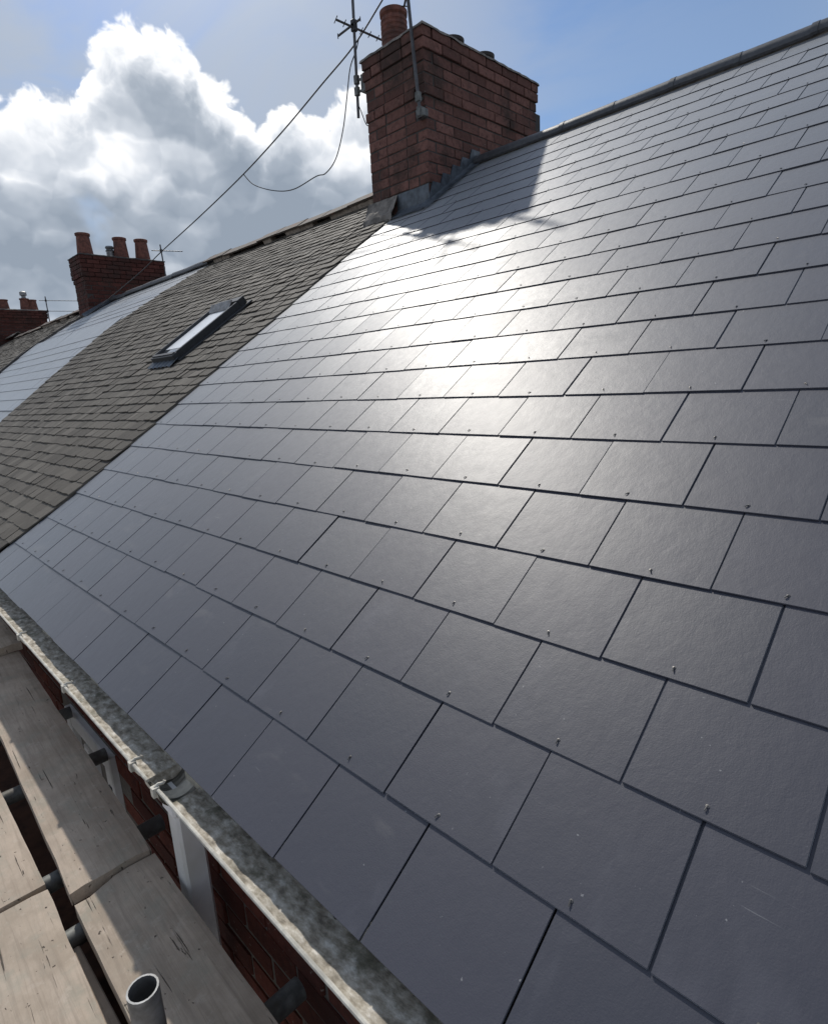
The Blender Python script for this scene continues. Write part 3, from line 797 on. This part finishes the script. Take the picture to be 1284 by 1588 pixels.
cy = 3.50
line = [at(1, cy, *q) for q in ((604, -22), (590, 4), (548, 71), (500, 129), (440, 201), (378, 269), (310, 335), (250, 390), (215, 424))] + [Vector((-11.6, 3.50, 2.44)), Vector((-12.35, 3.48, 2.37))]
line += [RP(-12.38 + .05 * k, 4.05 - .45 * k, .05) for k in range(9)]
cable('long black cable from the large chimney to the farther roofs', line, .0068)
cable('slack black cable loop hanging below the long cable', [at(1, cy, *q) for q in ((378, 270), (394, 286), (425, 295), (455, 293), (490, 273), (505, 268), (521, 245), (532, 200), (538, 150), (543, 105), (552, 78), (556, 60))], .0052)
cable('thin black wire from aerial mast to the left chimney edge', [at(1, 3.41, *q) for q in ((551, 100), (553, 150), (560, 172), (568, 192))] + [Vector((CX0 - .004, CY0 + .03, 3.05))], .004)

# ------------------------------------------------------------------ gutter
GY, GZr, GR = -.008, -.028, .054
gt = thing('rain_gutter', 'mossy half-round rain gutter below the new slates, pale rim and downpipe', 'gutter', (-1, GY, GZr - GR))
def gut(x0, x1, r, rz, mat, name, a0=0, a1=PI, inn=False, n=16):
    b = MB()
    def pt(rr):
        return [(GY - rr * math.cos(a0 + (a1 - a0) * k / n), rz - rr * math.sin(a0 + (a1 - a0) * k / n)) for k in range(n + 1)]
    return b, pt
XJ = at(2, -.03, 258, 1205).x
def gutter_piece(x0, x1, r, name='gutter_section'):
    b = MB(); n = 16
    o_ = [(GY - r * math.cos(PI * k / n), GZr - r * math.sin(PI * k / n)) for k in range(n + 1)]
    i_ = [(GY - (r - .003) * math.cos(PI * k / n), GZr - (r - .003) * math.sin(PI * k / n)) for k in range(n + 1)]
    # rolled bead on the front rim
    bead = [(o_[0][0] - .002 + .0045 * math.cos(a), o_[0][1] + .003 + .0045 * math.sin(a)) for a in [2 * PI * k / 8 for k in range(8)]]
    V = []; F = []
    for x in (x0, x1): V += [(x, y, z) for y, z in o_]
    m = n + 1; F += [(k, k + 1, m + k + 1, m + k) for k in range(n)]
    b.add(V, F)
    b.add([(x, y, z) for x in (x0, x1) for y, z in bead], [(k, (k + 1) % 8, 8 + (k + 1) % 8, 8 + k) for k in range(8)] + [tuple(range(8)), tuple(range(15, 7, -1))])
    out = b.build(name, M_WHITED, gt, smooth=True)
    c = MB(); V = []
    for x in (x0, x1): V += [(x, y, z) for y, z in i_]
    c.add(V, [(m + k, m + k + 1, k + 1, k) for k in range(n)])
    for e, x in ((0, x0), (1, x1)): 
        c.add([(x, y, z) for y, z in o_] + [(x, y, z) for y, z in i_], [(k, k + 1, m + k + 1, m + k) for k in range(n)])
    inn = c.build('gutter_lining', M_GUT, out, smooth=True, fix=False)
    return out
gutter_piece(-3.3, XJ - .012, .0555); gutter_piece(XJ + .03, 2.5, .0525)
# joint piece
b = MB(); n = 16
for x0, x1, r in ((XJ - .03, XJ + .05, .0595),):
    o_ = [(GY - r * math.cos(PI * k / n), GZr - r * math.sin(PI * k / n)) for k in range(n + 1)]
    i_ = [(GY - (r - .009) * math.cos(PI * k / n), GZr - (r - .009) * math.sin(PI * k / n)) for k in range(n + 1)]
    m = n + 1
    b.add([(x, y, z) for x in (x0, x1) for y, z in o_], [(k, k + 1, m + k + 1, m + k) for k in range(n)])
    b.add([(x, y, z) for x in (XJ - .010, x1) for y, z in i_], [(m + k, m + k + 1, k + 1, k) for k in range(n)])
b.build('joint_piece', M_WHITED, gt, smooth=True, fix=False)
def silt(x0, x1, seed):
    b = MB(); nx = int((x1 - x0) / .008)
    def f(u, v):
        x = x0 + (x1 - x0) * u
        dep = .028 + .006 * mnoise.noise(Vector((x * 6, seed, 0))) + .003 * mnoise.noise(Vector((x * 22, seed, 4)))
        if u in (0, 1): dep = .004
        ang = rad(28) + rad(58) * min(1, dep / .02) * .55
        a = PI / 2 + (v * 2 - 1) * (ang + .2); r = .0505
        y = GY - r * math.cos(a) * 1.0; zb = GZr - r * math.sin(a)
        lvl = GZr - .0525 + dep + .003 * mnoise.noise(Vector((x * 30, y * 60, seed))) + .0015 * mnoise.noise(Vector((x * 110, y * 110, seed)))
        return (x, y, max(zb - .001, lvl))
    b.grid(f, nx, 12); return tag(b.build('gutter_silt', M_SILT, gt, smooth=True, fix=False), kind='stuff')
silt(-3.3, XJ - .05, 1.3); silt(XJ + .06, 1.2, 5.1)
# moss cushions along the back of the gutter, under the slate edge
b = MB()
for k in range(150):
    x = random.uniform(-3.3, .9)
    if mnoise.noise(Vector((x * 5, 2, 8))) < -.12: continue
    a = random.uniform(.58, .93) * PI; r = .0485
    s_ = random.uniform(.003, .0085)
    c = Vector((x, GY - r * math.cos(a), GZr - r * math.sin(a)))
    V = []; 
    for (px, py, pz) in ((0, 0, 1), (1, 0, .1), (.3, 1, .1), (-.8, .6, .1), (-.8, -.6, .1), (.3, -1, .1)):
        V.append(c + Vector((px * s_ * 1.4 + random.uniform(-.001, .001), py * s_, pz * s_ * .9)))
    b.add(V, [(0, 1, 2), (0, 2, 3), (0, 3, 4), (0, 4, 5), (0, 5, 1)])
tag(b.build('moss', M_MOSS, gt, fix=False), kind='stuff')
for q in ((38, 984), (107, 1063), (207, 1184), (244, 1223)):
    X = at(2, -.025, *q).x; br_ = MB()
    br_.tube([(X, GY + .004 - (.058) * math.cos(a), GZr - .058 * math.sin(a)) for a in [PI * k / 10 for k in range(11)]], .0055, 6)
    br_.box((X - .008, GY - .066, GZr - .014), (X + .008, GY - .050, GZr + .010))
    br_.tube([(X, GY - .058, GZr + .008), (X, GY - .05, GZr + .0125), (X, GY - .038, GZr + .009), (X, GY - .034, GZr + .014)], .0042, 6)
    br_.build('bracket', M_WHITED, gt, smooth=True)
    MB().box((X - .05, .022, -.13), (X + .05, .0772, -.035)).build('fascia_block', M_WHITED, gt, bevel=.004)
# fascia board behind the gutter
MB().box((-3.27, .047, -.16), (2.55, .0755, -.022)).build('fascia', M_WHITED, H1, bevel=.003)
# downpipe
PXc = at(1, -.03, 262, 1262).x
dp = MB().box((-.031, -.031, 0), (.031, .031, 4.79)).build('downpipe', M_WHITE, gt, Matrix.Translation((PXc, .006, GZ)), bevel=.007)
MB().box((-.036, -.036, 0), (.036, .036, .06)).build('outlet', M_WHITE, gt, Matrix.Translation((PXc, .004, GZr - .112)), bevel=.006)

# ------------------------------------------------------------------ wall bricks under the eaves and the window
FY = .078
MBW = [chipped(M_WB, .226, .06, .072) for _ in range(4)]
WX0, WX1, WZ1 = -2.12, -1.56, -.42
MB().box((-3.25, FY - .004, -1.35), (.62, FY + .001, -.16)).build('mortar', M_MORTW, H1w)
z = -.20; k = 0
while z > -1.3:
    x = -3.2 + (.1175 if k % 2 else 0)
    while x < .5:
        if not (WX0 - .12 < x < WX1 + .12 and z < WZ1 + .04):
            inst('brick', random.choice(MBW), H1w, Matrix.Translation((x + random.gauss(0, .001), FY - .004 + .026 + random.gauss(0, .0012), z)) @ Matrix.Rotation(random.gauss(0, .005), 4, 'Z'))
        x += .235
    z -= .081; k += 1
wn = bpy.data.objects.new('window', None); WNM = Matrix.Translation((WX0, FY - .03, -1.5)); link(wn, H1, WNM)
def wb(name, lo, hi, mat, bv=.004): return MB().box(lo, hi).build(name, mat, wn, WNM, bevel=bv)
ww, wh = WX1 - WX0, WZ1 + 1.5
wb('frame', (0, 0, 0), (.07, .05, wh), M_WHITE); wb('frame', (ww - .07, 0, 0), (ww, .05, wh), M_WHITE); wb('frame', (.07, .002, wh - .07), (ww - .07, .05, wh), M_WHITE)
wb('frame', (.07, .002, 0), (ww - .07, .05, .07), M_WHITE); wb('mullion', (ww / 2 - .03, -.006, .07), (ww / 2 + .03, .05, wh - .07), M_WHITE)
wb('pane', (.07, .03, .07), (ww / 2 - .03, .036, wh - .07), M_GLASS, 0); wb('pane', (ww / 2 + .03, .03, .07), (ww - .07, .036, wh - .07), M_GLASS, 0)
wb('sill', (-.06, -.06, -.05), (ww + .06, .04, -.002), M_WHITE)
for zz in (wh - .24, wh - .40): wb('vent_slot', (ww - .05, -.004, zz), (ww - .02, .002, zz + .11), M_DKFRAME, 0)

# ------------------------------------------------------------------ scaffold
BG = 'weathered scaffold boards below the eaves'; BT = .038
def board(label, p0, p1, width, drop_in=0, wear=0, sag=0, w1=None):
    """board from p0 to p1 (centre of the top face at each end)"""
    p0, p1 = Vector(p0), Vector(p1); d = p1 - p0; L = d.length; x = d.normalized(); y = Vector((0, 0, 1)).cross(x).normalized(); zz = x.cross(y)
    M = Matrix((x, y, zz)).transposed().to_4x4(); M.translation = p0
    nx, ny = max(8, int(L / .05)), 6; b = MB()
    V = []; F = []
    def edge(i, s):
        e = mnoise.noise(Vector((p0.x * 3 + i * .35, s * 5.0, 2))) * .003
        return s * (width / 2 + e)
    def endcut(j, at0):
        return (abs(mnoise.noise(Vector((j * .9 + p0.x * 7, 3 if at0 else 9, 4)))) * (.018 + wear * (1 - j / ny) ** 2)) * (1 if at0 else -1)
    for lay in (0, -BT):
        for i in range(nx + 1):
            for j in range(ny + 1):
                t = j / ny * 2 - 1; xx = L * i / nx
                if i == 0: xx += endcut(j + (0 if lay == 0 else .4), True)
                if i == nx: xx += endcut(j + (0 if lay == 0 else .4), False)
                yy = edge(i, 1 if t > 0 else -1) * abs(t) if abs(t) > .99 else t * width / 2
                zt = lay + mnoise.noise(Vector((p0.x + i * .4, j * .6, 1))) * .0015 - (.004 if abs(t) > .99 and lay == 0 else 0)
                V.append((xx, yy, zt))
    m = (nx + 1) * (ny + 1); id_ = lambda l, i, j: l * m + i * (ny + 1) + j
    for i in range(nx):
        for j in range(ny):
            F.append((id_(0, i, j), id_(0, i + 1, j), id_(0, i + 1, j + 1), id_(0, i, j + 1)))
            F.append((id_(1, i, j), id_(1, i, j + 1), id_(1, i + 1, j + 1), id_(1, i + 1, j)))
        for j in (0, ny): F.append((id_(0, i, j), id_(0, i + 1, j), id_(1, i + 1, j), id_(1, i, j)))
    for j in range(ny):
        for i in (0, nx): F.append((id_(0, i, j), id_(0, i, j + 1), id_(1, i, j + 1), id_(1, i, j)))
    b.add(V, F)
    o = b.build('scaffold_board', M_BOARD, None, M)
    return tag(o, label, 'scaffold board', BG)
ZB = -.333
board('near inner scaffold board with the tube end standing beside it', (-.878, -.141, ZB), (1.6, -.165, ZB), .20, wear=.12)
board('inner scaffold board running away beyond the broken joint, half in shade', (-.884, -.142, ZB + .012), (-2.68, -.088, ZB + .018), .196)
board('farthest inner scaffold board tucked beneath the gutter at the left edge', (-2.66, -.075, ZB + .058), (-4.8, -.06, ZB + .06), .205)
board('near outer sunlit scaffold board in the bottom left corner', (-.968, -.378, ZB), (1.6, -.42, ZB), .208)
board('outer sunlit scaffold board beyond the joint at the left edge', (-.978, -.378, ZB + .004), (-3.2, -.385, ZB + .004), .208)
# out to the left of the frame: the rest of the platform
board('outermost near scaffold board along the platform edge', (-.95, -.60, ZB), (1.6, -.64, ZB), .21)
board('outermost far scaffold board along the platform edge', (-1.0, -.60, ZB), (-3.2, -.60, ZB), .21)
TG = 'scaffold tubes under the boards'; TR = .0242; ZT = ZB - BT - TR - .001
def stube(name, label, a, b_, mat=None, open_end=False):
    o = MB().tube([a, b_], TR, 20, r_in=.0211).build(name, mat or M_STEELD, None, smooth=True)
    return tag(o, label, 'scaffold tube', TG)
for X, lab, ya in ((-1.99, 'cross tube at the window, farthest of those touching the wall', -.72), (-1.56, 'cross tube just beyond the window right edge', -.72), (-1.057, 'cross tube just left of the white downpipe', -.72),
                   (-.83, 'short cross tube at the joint of the outer boards', -.72), (-.322, 'nearest cross tube running into the brick wall', -.72)):
    stube('scaffold_tube', lab, (X, ya, ZT), (X, .045 if X != -.83 else -.17, ZT))
sp = at(1, -.262, 221, 1534)
stube('scaffold_standard', 'upright open-ended scaffold tube between the boards at the bottom', (sp.x, -.262, GZ), (sp.x, -.262, sp.z), M_STEEL)
stube('scaffold_standard', 'upright scaffold tube at the far end of the platform', (-2.75, -.262, GZ), (-2.75, -.262, -.42), M_STEELD)
stube('scaffold_ledger', 'long tube carrying the cross tubes below the boards', (-4.5, -.312, ZT - .05), (1.6, -.312, ZT - .05))
ob = MB().box((-.38, -.014, -.20), (.38, .014, 0)).build('board_offcut', M_BOARD, None, Matrix.Translation((-.46, -.262, ZB - .07)) @ Matrix.Rotation(.02, 4, 'Z'), bevel=.003)
tag(ob, 'grey plank offcut on edge in the gap beside the open tube', 'plank')
M_BROWN = mat_simple('timber_and_gap_shade', (.075, .034, .022), .9, var=.5, scale=14, bd=.003)
for lab, x0, x1, z in (('dark brown plank seen in the near gap between the boards', -.80, 1.4, ZT - .115), ('dark plank added for the black shade deep in the far gap', -4.2, -.84, ZT - .19)):
    tag(MB().box((x0, -.10, -.05), (x1, .10, 0)).build('gap_plank', M_BROWN, None, Matrix.Translation((0, -.20, z)), bevel=.004), lab, 'plank', 'dark planks below the platform')  # near plank is real timber; far one is added to make the shaded gap dark
